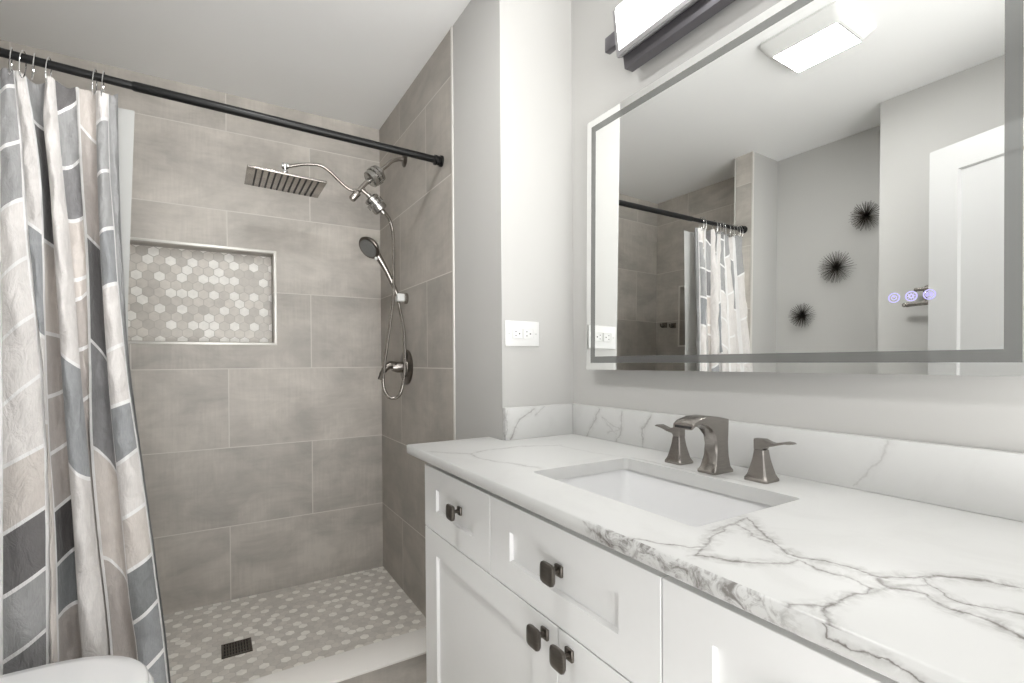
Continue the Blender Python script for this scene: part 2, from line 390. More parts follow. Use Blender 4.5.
struct(finish('wall_left', bm, M_wall, smooth=0))
# shower part of the left wall, with its own niche
MZ0, MZ1, MY0, MY1 = 1.32, 1.757, 2.03, 2.48
bm = bmesh.new()
box(bm, -1.0, XL, 1.80, MY0, -.06, ZC); box(bm, -1.0, XL, MY1, Y1, -.06, ZC)
box(bm, -1.0, XL, MY0, MY1, -.06, MZ0); box(bm, -1.0, XL, MY0, MY1, MZ1, ZC); box(bm, -1.0, XL-.09, MY0, MY1, MZ0, MZ1)
struct(finish('wall_left_shower', bm, M_tleft, smooth=0))
struct(finish('wall_closet', bx(-1.0, -.65, -.07, 1.10, -.06, ZC), M_wall, smooth=0))
struct(finish('wall_front', bx(-.65, -.262, -.07, .05, -.06, ZC), M_wall, smooth=0))
struct(finish('wall_wing', bx(XL, -.652, 1.747, 1.855, -.06, ZC), M_wall, smooth=0))
bm = bmesh.new(); box(bm, -.652, -.643, 1.752, 1.858, -.06, ZC); box(bm, XL, -.643, 1.855, 1.863, -.06, ZC)
struct(finish('wall_wing_tile', bm, M_tstrip, smooth=0))
bm = bmesh.new(); box(bm, X1-.0035, X1+.004, YT-.012, YT, 0, ZC, bev=.001)
struct(finish('trim_1', bm, M_schl))
bm = bmesh.new(); box(bm, -.653, -.640, 1.745, 1.753, 0, ZC, bev=.001)
struct(finish('trim_2', bm, M_schl))
bm = bmesh.new(); box(bm, -.649, -.640, 1.857, 1.866, 0, ZC, bev=.001)
struct(finish('trim_3', bm, M_schl))
struct(finish('baseboard_left', bx(XL, XL+.014, 1.10, 1.747, 0, .11, bev=.003), M_trimw))
struct(finish('baseboard_closet', bx(-.65, -.636, .05, 1.10, 0, .11, bev=.003), M_trimw))
# door leaf, standing open against the closet wall
hx, hy, ex, ey = -.245, .065, -.47, .848
L = math.hypot(ex-hx, ey-hy); ang = math.atan2(ey-hy, ex-hx)
d1 = thing('door_1', 'x', 'x', (hx-.017, hy-.004, 0), rot=(0, 0, ang-math.pi/2)); del d1['label']; del d1['category']; d1['kind'] = 'structure'
# local: y along the leaf, +x faces the vanity
bm = bmesh.new()
def leaf(bm, L, H, th, st, dp):
    for s in (1, -1):
        x = th/2*s
        def ring(y0, y1, z0, z1, xx): return [bm.verts.new((xx, a, b)) for a, b in ((y0, z0), (y1, z0), (y1, z1), (y0, z1))]
        cells = [(st, L-st, .22, .95), (st, L-st, 1.07, H-st)]
        ys = [0, st, L-st, L]; zs = [.01, .22, .95, 1.07, H-st, H]
        for i in range(3):
            for j in range(5):
                if i == 1 and j in (1, 3): continue
                q = ring(ys[i], ys[i+1], zs[j], zs[j+1], x); bm.faces.new(q)
        for (a, b, c, d) in cells:
            o1 = ring(a, b, c, d, x); o2 = ring(a+.006, b-.006, c+.006, d-.006, x-dp*s)
            for k in range(4): bm.faces.new((o1[k], o1[(k+1) % 4], o2[(k+1) % 4], o2[k]))
            bm.faces.new(o2)
    for a, b in (((0, .01), (0, H)), ((L, .01), (L, H)), ((0, .01), (L, .01)), ((0, H), (L, H))):
        bm.faces.new([bm.verts.new(p) for p in ((-th/2, a[0], a[1]), (th/2, a[0], a[1]), (th/2, b[0], b[1]), (-th/2, b[0], b[1]))])
    bmesh.ops.remove_doubles(bm, verts=bm.verts, dist=1e-5)
leaf(bm, L, 2.06, .035, .105, .010)
finish('door_panel', bm, M_door, d1, smooth=30)
bm = bmesh.new(); lathe(bm, [(.026, 0), (.026, .006), (.011, .01), (.011, .035), (.024, .045), (.028, .06), (.02, .072), (0, .074)], (.0175, L-.06, .95), (1, 0, 0), 24)
finish('door_knob', bm, M_nick, d1)

# ------------------------------------------------------------------ shower fixtures
nk = thing('shower_niche', 'wide tiled shower niche with hexagon mosaic back in the back wall', 'niche', (NX0, Y1, NZ0))
def place(o): return o
def child(name, bm, mat, parent, smooth=35, mats=None):
    """bm in world coordinates; parent may be offset/rotated"""
    o = finish(name, bm, mat, parent, smooth, mats)
    inv = Matrix.LocRotScale(parent.location, parent.rotation_euler, parent.scale).inverted()
    p = parent.parent
    if p is not None: inv = inv @ Matrix.LocRotScale(p.location, p.rotation_euler, p.scale).inverted()
    o.data.transform(inv) if False else None
    o.matrix_parent_inverse = inv
    return o
child('mosaic_panel', bx(NX0, NX1, Y1+.088, Y1+.10, NZ0, NZ1), M_hexn, nk, 0)
bm = bmesh.new()
box(bm, NX0, NX1, Y1+.002, Y1+.088, NZ0, NZ0+.006); box(bm, NX0, NX1, Y1+.002, Y1+.088, NZ1-.006, NZ1)
box(bm, NX0, NX0+.006, Y1+.002, Y1+.088, NZ0+.006, NZ1-.006); box(bm, NX1-.006, NX1, Y1+.002, Y1+.088, NZ0+.006, NZ1-.006)
child('side_tile', bm, M_tstrip, nk, 0)
bm = bmesh.new(); e = .009
box(bm, NX0-e, NX1+e, Y1-.004, Y1+.004, NZ0-e, NZ0+.002, bev=.001); box(bm, NX0-e, NX1+e, Y1-.004, Y1+.004, NZ1-.002, NZ1+e, bev=.001)
box(bm, NX0-e, NX0+.002, Y1-.004, Y1+.004, NZ0, NZ1, bev=.001); box(bm, NX1-.002, NX1+e, Y1-.004, Y1+.004, NZ0, NZ1, bev=.001)
child('edge_trim', bm, M_schl, nk)
nk = thing('shower_niche', 'small dark recessed niche in the left shower wall, seen only in the mirror', 'niche', (XL, MY0, MZ0))
bm = bmesh.new()
box(bm, XL-.004, XL+.004, MY0-e, MY1+e, MZ0-e, MZ0+.002, bev=.001); box(bm, XL-.004, XL+.004, MY0-e, MY1+e, MZ1-.002, MZ1+e, bev=.001)
box(bm, XL-.004, XL+.004, MY0-e, MY0+.002, MZ0, MZ1, bev=.001); box(bm, XL-.004, XL+.004, MY1-.002, MY1+e, MZ0, MZ1, bev=.001)
child('edge_trim', bm, M_schl, nk)
child('back_tile', bx(XL-.09, XL-.082, MY0, MY1, MZ0, MZ1), M_tstrip, nk, 0)

cb = thing('shower_curb', 'low tiled shower curb with pale stone cap between floor and shower', 'curb', (0, 1.76, 0))
child('curb_face', bx(-.640, X1-.004, 1.690, 1.828, 0, .106), tile_mat('curb_tile', 'x', .3, .74, z0=-.2), cb, 0)
child('stone_cap', bx(-.640, X1-.004, 1.682, 1.836, .106, .115, bev=.002), M_cap, cb)

dr = thing('shower_drain', 'square pewter grate drain in the hexagon shower floor', 'drain', (.066, 2.233, .03))
x0, x1, y0, y1 = .012, .118, 2.180, 2.286
bm = bmesh.new()
for a in ((x0, x1, y0, y0+.008), (x0, x1, y1-.008, y1), (x0, x0+.008, y0, y1), (x1-.008, x1, y0, y1)): box(bm, *a, .0302, .0345, bev=.0008)
child('frame', bm, M_bronze, dr)
bm = bmesh.new()
for k in range(9):
    xx = x0+.014+k*.0098; box(bm, xx, xx+.0045, y0+.008, y1-.008, .0308, .0335)
for yy in (.026, .052, .078): box(bm, x0+.008, x1-.008, y0+yy, y0+yy+.004, .0308, .0338)
child('grate', bm, M_bronze, dr, 0)
child('well', bx(x0+.008, x1-.008, y0+.008, y1-.008, .0301, .0304), M_dark, dr, 0)

PY = 2.285
rs = thing('rain_shower', 'square slotted rain shower head on an S-shaped nickel arm from the right tiled wall', 'shower head', (X1, PY, 2.128)); sa = rs
bm = bmesh.new(); lathe(bm, [(.036, 0), (.036, .004), (.030, .009), (.014, .012), (0, .012)], (X1, PY, 2.128), (-1, 0, 0), 28)
child('wall_flange', bm, M_bronze, sa)
bm = bmesh.new(); tube(bm, catmull([(X1-.004, PY, 2.128), (.755, PY, 2.122), (.725, PY, 2.108), (.700, PY, 2.082), (.672, PY, 2.054)], 6), .0095, 14)
child('arm_pipe', bm, M_nick2, sa)
def filt(label, c, ax, L, r, loc):
    e_ = thing('shower_filter', label, 'shower filter', loc, 'shower filters on the shower arm')
    C = Vector(c); A = Vector(ax).normalized()
    bm = bmesh.new(); lathe(bm, [(.012, -L*.68), (.012, -L*.5), (r*.75, -L*.48), (r*.93, -L*.40), (r*.93, -L*.12), (r*.80, -L*.10), (r*.80, -L*.02), (r, 0), (r, L*.16), (r*.82, L*.18), (r*.82, L*.24), (r*.92, L*.26), (r*.92, L*.42), (r*.7, L*.5), (.012, L*.52), (.012, L*.68)], C, A, 48)
    child('body', bm, M_satch, e_, 30)
    bm = bmesh.new(); Fm = frame_to(A)
    for k in range(12):
        a = 2*math.pi*k/12; p = C+Fm@Vector((math.cos(a)*r*.985, math.sin(a)*r*.985, 0))
        tube(bm, [p-A*L*.10, p+A*L*.20], r*.05, 8)
    child('grip_ridges', bm, M_satch, e_, 30)
filt('ribbed chrome shower filter on the bent wall arm, upper of two', (.642, PY, 2.020), (.072, 0, .069), .072, .042, (.64, PY, 2.02))
filt('ribbed chrome shower filter tilted down above the hose, lower of two', (.647, PY, 1.892), (-.066, 0, .068), .078, .038, (.645, PY, 1.897))
bm = bmesh.new(); tube(bm, [(.617, PY, 2.000), (.585, PY, 1.962), (.567, PY, 1.938)], .0105, 14)
tube(bm, [(.580, PY, 1.950), (.612, PY, 1.928)], .0085, 12)
child('diverter_body', bm, M_nick2, rs)
bm = bmesh.new(); lathe(bm, [(.011, 0), (.0155, .004), (.0155, .045), (.012, .05), (0, .05)], (.568, PY, 1.934), (-.52, 0, -.62), 20)
child('diverter_knob', bm, M_nick2, rs)
bm = bmesh.new(); tube(bm, catmull([(.597, PY, 1.954), (.56, PY, 1.942), (.53, PY, 1.940), (.491, PY, 1.964), (.444, PY, 2.004), (.403, PY, 2.023), (.341, PY, 2.016), (.282, PY, 1.996), (.266, PY, 1.992)], 8), .0068, 12)
child('curved_arm', bm, M_nick2, rs)
bm = bmesh.new(); lathe(bm, [(.010, 0), (.014, .004), (.014, .016), (.008, .02), (.012, .026), (.015, .036), (.012, .046), (.02, .05), (.024, .055)], (.262, PY, 1.9985), (0, 0, -1), 20)
tube(bm, [(.25, PY, 1.992), (.275, PY, 1.996)], .012, 12)
child('ball_joint', bm, M_chrome, rs)
HX0, HX1, HY0, HY1, HZ = .116, .414, 2.185, 2.408, 1.922
HM = Matrix.Translation((.262, PY, HZ+.02)) @ Matrix.Rotation(R(2.2), 4, 'Y') @ Matrix.Translation((-.262, -PY, -HZ-.02))
bm = bmesh.new(); box(bm, HX0, HX1, HY0, HY1, HZ, HZ+.009, bev=.002, M=HM); box(bm, HX0+.09, HX1-.09, HY0+.06, HY1-.06, HZ+.008, HZ+.022, bev=.006, M=HM)
hd = child('head_plate', bm, M_nick2, rs)
for k in range(11):
    xx = HX0+.030+k*.0232
    child('nozzle_strip', bx(xx, xx+.006, HY0+.008, HY1-.008, HZ-.0014, HZ+.001, M=HM), M_dark, rs, 0)

hs = thing('hand_shower', 'brushed nickel hand shower leaning left in its wall bracket', 'hand shower', (.655, PY, 1.65))
ax = Vector((-.60, -.30, -.52)).normalized(); hc = Vector((.615, PY-.005, 1.688))
bm = bmesh.new(); lathe(bm, [(0, -.030), (.022, -.030), (.040, -.018), (.053, -.002), (.055, .006), (.052, .010), (.045, .011), (0, .012)], hc, ax, 40)
child('spray_head', bm, M_bronze, hs)
bm = bmesh.new(); lathe(bm, [(.043, .0115), (.043, .0135), (0, .014)], hc, ax, 32)
for k in range(20):
    a = 2*math.pi*k/20; Fm = frame_to(ax)
    for rr in (.016, .030): lathe(bm, [(.0018, .013), (.0014, .0165)], hc+Fm@Vector((math.cos(a)*rr, math.sin(a)*rr, 0)), ax, 6)
child('spray_face', bm, M_housing, hs)
bm = bmesh.new(); tube(bm, catmull([hc-ax*.016+Vector((.008, 0, -.02)), (.652, PY, 1.655), (.690, PY, 1.594), (.722, PY, 1.530), (.745, PY, 1.475)], 6), [.020, .0205, .020, .0195, .019, .018, .017, .0163, .0155, .0148, .014, .0128, .0125, .0122, .012, .0118, .0116, .0114, .0112, .011, .011, .011, .011, .011, .011], 16)
child('handle', bm, M_nick2, hs)
bm = bmesh.new(); lathe(bm, [(.007, 0), (.0075, .008), (.004, .012), (0, .0125)], (.640, PY-.02, 1.640), (-.2, -.3, -.9), 14)
child('white_button', bm, M_plast, hs)
br = thing('shower_bracket', 'white plastic hand shower bracket on the right tiled wall', 'bracket', (X1, PY, 1.462))
bm = bmesh.new(); lathe(bm, [(.026, 0), (.026, .01), (.02, .014), (0, .014)], (X1, PY-.01, 1.462), (-1, 0, 0), 24)
child('wall_disc', bm, M_nick2, br)
bm = bmesh.new(); box(bm, .738, .776, PY-.022, PY+.022, 1.446, 1.484, bev=.007, seg=3)
child('holder', bm, M_plast, br)
hz = thing('shower_hose', 'thin metal shower hose looping down beside the valve', 'hose', (.72, PY, 1.0))
HP = [(.668, PY, 1.873), (.694, PY, 1.853), (.716, PY, 1.815), (.728, PY, 1.74), (.728, PY, 1.58), (.715, PY-.035, 1.46), (.688, PY-.03, 1.26), (.668, PY-.03, 1.12), (.667, PY-.03, 1.045), (.694, PY-.03, .996), (.738, PY-.03, 1.000), (.760, PY-.03, 1.06), (.768, PY-.03, 1.15), (.766, PY-.03, 1.30), (.755, PY-.005, 1.41), (.747, PY, 1.470)]
bm = bmesh.new(); tube(bm, catmull(HP, 26), .0072, 10, ring=1)
child('hose_tube', bm, M_nick2, hz)
bm = bmesh.new(); tube(bm, [(.664, PY, 1.877), (.684, PY, 1.861)], .011, 12); child('upper_nut', bm, M_nick2, hz)
bm = bmesh.new(); tube(bm, [(.745, PY, 1.477), (.752, PY, 1.447)], .009, 12)
child('lower_nut', bm, M_chrome, hz)
vl = thing('shower_valve', 'round shower valve plate with curved lever, low on the right tiled wall', 'shower valve', (X1, 2.28, 1.135))
bm = bmesh.new(); lathe(bm, [(.084, 0), (.085, .004), (.080, .009), (.055, .013), (.050, .013), (.048, .018), (.036, .020), (0, .020)], (X1, 2.28, 1.135), (-1, 0, 0), 48)
child('escutcheon', bm, M_bronze, vl)
bm = bmesh.new(); lathe(bm, [(.027, 0), (.026, .030), (.021, .045), (.018, .055), (0, .058)], (X1-.018, 2.28, 1.135), (-1, 0, 0), 28)
child('hub', bm, M_nick, vl)
bm = bmesh.new(); tube(bm, catmull([(.733, 2.28, 1.140), (.708, 2.28, 1.146), (.686, 2.28, 1.132), (.668, 2.28, 1.108), (.655, 2.28, 1.078)], 6), [.020]*4+[.0185]*4+[.0165]*4+[.0145]*4+[.012]*4+[.010]*4+[.008], 14)
child('lever', bm, M_bronze, vl)
for k, (yy, zz, lb) in enumerate(((2.616, 1.478, 'small dark robe hook in the mirrored shower corner, nearer the corner'), (2.530, 1.470, 'small dark robe hook in the mirrored shower corner, nearer the curtain'))):
    h = thing('robe_hook', lb, 'hook', (XL, yy, zz), 'hooks on the left shower wall')
    child('plate', bx(XL, XL+.008, yy-.022, yy+.022, zz-.018, zz+.022, bev=.003), M_bronze, h)
    bm = bmesh.new(); tube(bm, catmull([(XL+.006, yy, zz), (XL+.03, yy, zz-.012), (XL+.045, yy, zz-.008), (XL+.05, yy, zz+.012)], 5), .006, 10)
    child('prong', bm, M_bronze, h)

# ------------------------------------------------------------------ curtain rod, curtain, liner
RY = 1.83; RZA, RZB = 1.985, 1.963
def rz(x): return RZA+(RZB-RZA)*(x+.643)/(X1+.643)
rd = thing('curtain_rod', 'black metal shower curtain rod spanning the shower opening', 'curtain rod', (0, RY, 1.975))
bm = bmesh.new(); tube(bm, [(-.636, RY-.03, rz(-.636)), (-.19, RY-.008, rz(-.19))], .0115, 24)
child('rod_tube', bm, M_black, rd)
bm = bmesh.new(); tube(bm, [(-.20, RY-.008, rz(-.2)), (-.195, RY-.008, rz(-.195)), (.762, RY+.008, rz(.762))], [.0125, .0138, .0138], 24)
child('rod_sleeve', bm, M_black, rd)
for sx, yy, xw in ((-1, RY+.01, X1-.0005), (1, RY-.032, -.6425)):
    bm = bmesh.new(); lathe(bm, [(.022, 0), (.022, .008), (.0175, .010), (.0175, .022), (.0195, .024), (.0195, .032), (.012, .034)], (xw, yy, rz(xw)), (sx, 0, 0), 28)
    child('end_cap', bm, M_black, rd)

ZL = [1.95, 1.85, 1.7, 1.55, 1.4, 1.25, 1.1, .95, .8, .65, .5, .35, .2, .05]
CX = {"a0": [-0.483, -0.4829, -0.4816, -0.4795, -0.4766, -0.4742, -0.4711, -0.4682, -0.4659, -0.4639, -0.4616, -0.4589, -0.4565, -0.4542], "b1": [-0.456, -0.4461, -0.4362, -0.4302, -0.4178, -0.4005, -0.3889, -0.3818, -0.3772, -0.3742, -0.3724, -0.3701, -0.3673, -0.3645], "b2": [-0.435, -0.4182, -0.4021, -0.3946, -0.3914, -0.3877, -0.3833, -0.3777, -0.3669, -0.3594, -0.3559, -0.3512, -0.3445, -0.3379], "b3": [-0.3908, -0.4007, -0.3865, -0.3766, -0.3694, -0.3605, -0.3531, -0.3434, -0.3329, -0.3241, -0.3162, -0.3042, -0.2945, -0.2847], "b4": [-0.3739, -0.3668, -0.3569, -0.3435, -0.3318, -0.3231, -0.3134, -0.3011, -0.2898, -0.2769, -0.2617, -0.2512, -0.2387, -0.2262], "b5": [-0.3265, -0.3232, -0.3185, -0.3098, -0.3035, -0.3002, -0.2974, -0.2954, -0.2859, -0.273, -0.2576, -0.2462, -0.2335, -0.2207], "b6": [-0.2845, -0.285, -0.2825, -0.2782, -0.2717, -0.2642, -0.2559, -0.2452, -0.2323, -0.22, -0.21, -0.1883, -0.1733, -0.1588], "b7": [-0.2563, -0.256, -0.2534, -0.2425, -0.2356, -0.2233, -0.2115, -0.1917, -0.1744, -0.1581, -0.1422, -0.1261, -0.1099, -0.0938], "b8": [-0.235, -0.235, -0.2328, -0.2291, -0.2218, -0.2158, -0.2034, -0.187, -0.1701, -0.1534, -0.1382, -0.1214, -0.1048, -0.0884]}
CX['z0'] = [-.655, -.66, -.668, -.675, -.68, -.685, -.69, -.69, -.69, -.69, -.69, -.69, -.69, -.69]
CX['z1'] = [-.590, -.592, -.596, -.60, -.602, -.605, -.607, -.609, -.61, -.61, -.61, -.61, -.61, -.61]
CX['z2'] = [-.535, -.536, -.538, -.54, -.54, -.54, -.54, -.54, -.54, -.54, -.54, -.54, -.54, -.54]
CL = {'A': [(1.885, 1.907, 'G1'), (1.728, 1.759, 'G'), (1.564, 1.601, 'G'), (1.386, 1.445, 'W'), (1.224, 1.292, 'W'), (1.056, 1.131, 'W'), (0.898, 0.946, 'W'), (0.731, 0.786, 'P'), (0.576, 0.632, 'K'), (0.419, 0.476, 'G'), (0.263, 0.318, 'G1')],
 'F': [(1.539, 1.516, 'W'), (1.246, 1.231, 'B'), (1.012, 1.006, 'W'), (.2, .19, 'P')],
 'V': [(1.823, 1.814, 'G'), (1.497, 1.483, 'K'), (1.244, 1.234, 'P'), (1.073, 1.09, 'T'), (0.922, 0.948, 'T'), (0.774, 0.803, 'T'), (0.632, 0.661, 'K2'), (0.499, 0.517, 'B1'), (.2, .22, 'T')],
 'C': [(1.193, 1.152, 'W'), (0.899, 0.846, 'B'), (.15, .10, 'W')],
 'D1': [(1.858, 1.901, 'K'), (1.704, 1.735, 'G'), (1.557, 1.573, 'G1'), (1.392, 1.406, 'P'), (1.337, 1.358, 'P'), (1.199, 1.21, 'T'), (1.061, 1.074, 'T'), (.3, .31, 'T')],
 'D2': [(1.838, 1.797, 'P'), (1.525, 1.489, 'T'), (1.227, 1.168, 'K'), (0.927, 0.852, 'G1'), (0.626, 0.547, 'P'), (.25, .2, 'T')],
 'E': [(1.847, 1.866, 'W'), (1.693, 1.713, 'G'), (1.526, 1.548, 'G'), (1.372, 1.389, 'B'), (1.193, 1.216, 'W'), (1.039, 1.056, 'W'), (0.88, 0.917, 'B'), (0.731, 0.763, 'W'), (0.585, 0.622, 'P'), (0.446, 0.492, 'B1'), (0.322, 0.36, 'B'), (.18, .21, 'B')],
 'Z1': [(1.74, 1.70, 'G'), (1.48, 1.44, 'W'), (1.22, 1.18, 'W'), (.86, .81, 'W'), (.6, .55, 'K'), (.35, .30, 'P')],
 'Z2': [(1.80, 1.83, 'W'), (1.50, 1.54, 'G'), (1.18, 1.21, 'W'), (.95, .98, 'W'), (.7, .73, 'B'), (.4, .43, 'W')],
 'Z3': [(1.83, 1.80, 'G'), (1.62, 1.58, 'W'), (1.36, 1.33, 'W'), (1.1, 1.07, 'W'), (.9, .87, 'W'), (.65, .62, 'G'), (.4, .37, 'P')], 'H': []}
STR = [('Z1', 'z0', 'z1', -.030, .8, .1, .05), ('Z2', 'z1', 'z2', .030, .8, .1, .0), ('Z3', 'z2', 'a0', -.028, .8, .05, .12),
       ('A', 'a0', 'b1', -.020, .8, .03, .07), ('F', 'b1', 'b2', -.016, .6, .12, .10), ('V', 'b2', 'b3', .050, .45, .0, .0),
       ('C', 'b3', 'b4', -.034, .6, .0, .0), ('D1', 'b4', 'b5', .018, .6, .0, .08), ('D2', 'b5', 'b6', .050, .5, .05, .05),
       ('E', 'b6', 'b7', -.030, .6, .05, .04), ('H', 'b7', 'b8', .016, .6, .1, .1)]
LASTC = dict(A='G1', F='P', V='T', C='W', D1='T', D2='T', E='B', Z1='W', Z2='W', Z3='W', H='G')
def interp(T, z):
    if z >= ZL[0]: return T[0]
    if z <= ZL[-1]: return T[-1]
    for i in range(len(ZL)-1):
        if ZL[i] >= z >= ZL[i+1]:
            f = (ZL[i]-z)/(ZL[i]-ZL[i+1]); f2 = f
            return T[i]*(1-f2)+T[i+1]*f2
def sm(T, z): return sum(interp(T, z+d)*w for d, w in ((-.06, .25), (0, .5), (.06, .25)))
def Y0(z): return 1.83-.16*max(0, (1.95-z)/1.9)**1.2-.07*max(0, (.40-z)/.3)
def ctop(x):    # scalloped top hem: high at the rings
    return 1.945+.006*math.cos((x+.456)*2*math.pi/.075)
def cpos(si, t_, z):
    n_, a, b, dp, ex_, _, _ = STR[si]
    xa, xb = sm(CX[a], z), sm(CX[b], z); x = xa+(xb-xa)*t_
    s = max(0.0, math.sin(math.pi*t_))**ex_
    fade = .55+.45*min(1, (1.95-z)/.35)
    y = Y0(z)+dp*s*fade + .004*math.sin(z*9+si*1.7)*s + .0028*math.sin(z*31+si*2.1+t_*5)*s + .0022*math.sin(z*52+si*1.3-t_*7+2*math.sin(z*7))*s
    if z < 1.62 and si < 2: y -= 0.0
    return Vector((x, y, z))
CM = dict(W=fabric('cloth_white', lin(222, 218, 215), .1), G1=fabric('cloth_grey_dark', lin(136, 135, 136), .14), G=fabric('cloth_grey', lin(163, 163, 163), .12),
          B=fabric('cloth_blue_grey', lin(153, 155, 157), .12), B1=fabric('cloth_slate', lin(130, 132, 133), .14), K=fabric('cloth_charcoal', lin(112, 110, 110)),
          K2=fabric('cloth_black_grey', lin(88, 85, 84)), P=fabric('cloth_beige', lin(212, 205, 199)), T=fabric('cloth_taupe', lin(186, 179, 174)),
          L=fabric('cloth_line', lin(238, 237, 236), .03))
KEYS = list(CM)
bm = bmesh.new(); nrm = {}
def cface(si, pts, key):
    vs = []
    for (t_, z) in pts:
        p = cpos(si, t_, z)
        e_ = .004; ta, tb = max(0, t_-.02), min(1, t_+.02)
        du = cpos(si, tb, z)-cpos(si, ta, z); dz = cpos(si, t_, z+e_)-cpos(si, t_, z-e_)
        n_ = du.cross(dz).normalized()
        v = bm.verts.new(p); nrm[v] = n_; vs.append(v)
    f = bm.faces.new(vs); f.material_index = KEYS.index(key)
ZBOT = .07
for si, (nm, a, b, dp, ex_, bl, brd) in enumerate(STR):
    xa = sm(CX[a], 1.0); xb = sm(CX[b], 1.0)
    ts = []
    N = 10 if abs(xb-xa) > .03 else 7
    cols = []
    if bl: cols.append((0, bl, 1, True))
    t0, t1 = (bl, 1-brd)
    for k in range(N): cols.append((t0+(t1-t0)*k/N, t0+(t1-t0)*(k+1)/N, 0, False))
    if brd: cols.append((1-brd, 1, 1, True))
    LW = .0055
    for (ta, tb, _, white) in cols:
        def linez(i, t_):
            za, zb, _c = CL[nm][i]; u = (t_-t0)/max(1e-6, t1-t0)
            return za+(zb-za)*u
        top = lambda t_: ctop(sm(CX[a], 1.94)*(1-t_)+sm(CX[b], 1.94)*t_)
        if white or not CL[nm]:
            segs = [(top(ta), top(tb), ZBOT, ZBOT, 'L' if white and nm != 'H' else ('G' if nm == 'H' else 'L'))]
        else:
            segs = []; pa, pb = top(ta), top(tb)
            for i, (_, _, key) in enumerate(CL[nm]):
                za, zb = linez(i, ta), linez(i, tb)
                segs.append((pa, pb, za+LW, zb+LW, key)); segs.append((za+LW, zb+LW, za-LW, zb-LW, 'L')); pa, pb = za-LW, zb-LW
            segs.append((pa, pb, ZBOT, ZBOT, LASTC[nm]))
        for (u0, u1, v0, v1, key) in segs:
            n_ = max(1, int((u0-v0)/.022))
            for k in range(n_):
                f0, f1 = k/n_, (k+1)/n_
                cface(si, [(ta, u0+(v0-u0)*f0), (ta, u0+(v0-u0)*f1), (tb, u1+(v1-u1)*f1), (tb, u1+(v1-u1)*f0)], key)
bm.verts.index_update()
normals = [tuple(-nrm[v]) if nrm[v].y > 0 else tuple(nrm[v]) for v in bm.verts]
me = bpy.data.meshes.new('shower_curtain'); bm.to_mesh(me); bm.free()
for k in KEYS: me.materials.append(CM[k])
me.polygons.foreach_set('use_smooth', [True]*len(me.polygons)); me.normals_split_custom_set_from_vertices(normals)
cu = link(bpy.data.objects.new('shower_curtain', me))
tag(cu, 'fabric shower curtain in grey, beige and white slanted blocks', 'shower curtain')
# liner
t = NT('liner_vinyl'); t.b.inputs['Base Color'].default_value = c4(lin(206, 207, 205)); t.b.inputs['Roughness'].default_value = .35
tr = t.n('ShaderNodeBsdfTranslucent'); tr.inputs[0].default_value = c4(lin(205, 206, 204)); mx = t.n('ShaderNodeMixShader'); mx.inputs[0].default_value = .4
t.l(t.b.outputs[0], mx.inputs[1]); t.l(tr.outputs[0], mx.inputs[2]); t.l(mx.outputs[0], t.out.inputs[0])
M_liner = t.m
bm = bmesh.new(); nx, nz = 60, 40; g = []
for j in range(nz+1):
    z = 1.930-(1.930-.045)*j/nz; xr = -.202-.022*min(1, (1.93-z)/.6); row = []
    for i in range(nx+1):
        u = i/nx; x = -.625+(xr+.625)*u
        row.append(bm.verts.new((x, 1.880+.006*math.sin(u*22)*(1-u**4), z)))
    g.append(row)
for j in range(nz):
    for i in range(nx): bm.faces.new((g[j][i], g[j][i+1], g[j+1][i+1], g[j+1][i]))
ln = finish('shower_curtain_liner', bm, M_liner, None, 60)
tag(ln, 'plain pale grey vinyl liner hanging behind the patterned shower curtain', 'curtain liner')
# rings
RINGX = [-.456, -.433, -.412, -.382, -.285, -.267, -.50, -.53, -.56, -.585, -.61]
words = ['fifth', 'fourth of the left cluster, counted', '', '', '', '']
RL = ['thin metal curtain ring over the leftmost visible fold, sixth from the right', 'thin metal curtain ring at the narrow white fold, fifth from the right', 'thin metal curtain ring over the pale grey fold, fourth from the right',
      'thin metal curtain ring over the broad cream fold, third from the right', 'thin metal curtain ring, second from the right end of the curtain', 'thin metal curtain ring at the right end of the curtain',
      'thin metal curtain ring in the mirror, fifth from the rod end', 'thin metal curtain ring in the mirror, fourth from the rod end', 'thin metal curtain ring in the mirror, third from the rod end', 'thin metal curtain ring in the mirror, second from the rod end', 'thin metal curtain ring in the mirror, nearest the rod end']
ring0 = None
for k, (x, lb) in enumerate(zip(RINGX, RL)):
    zc = rz(x)
    if ring0 is None:
        bm = bmesh.new(); pts = []
        for q in range(28):
            a = 2*math.pi*q/28; pts.append((.003*math.sin(a), .0165*math.cos(a), -.018+.036*math.sin(a)))
        tube(bm, pts, .0014, 8, closed=True)
        o = finish('curtain_ring', bm, M_chrome); ring0 = o
    else:
        o = ring0.copy(); COL.objects.link(o)
    o.location = (x, RY-.03+.03*(x+.636)/.836, zc); o.rotation_euler = (0, 0, R(random.Random(k).uniform(-12, 12)))
    tag(o, lb, 'curtain ring', 'metal rings holding the shower curtain')

# ------------------------------------------------------------------ vanity
XF, XB = .545, .565
vc = thing('vanity_cabinet', 'white shaker vanity cabinet with square pewter knobs below the marbled top', 'vanity', (.8, .75, 0))
bm = bmesh.new(); box(bm, XB+.001, .780, 1.369, 1.423, .0, .876); box(bm, XB+.001, 1.06, .06, 1.3645, .0, .876)
bm2 = bmesh.new()
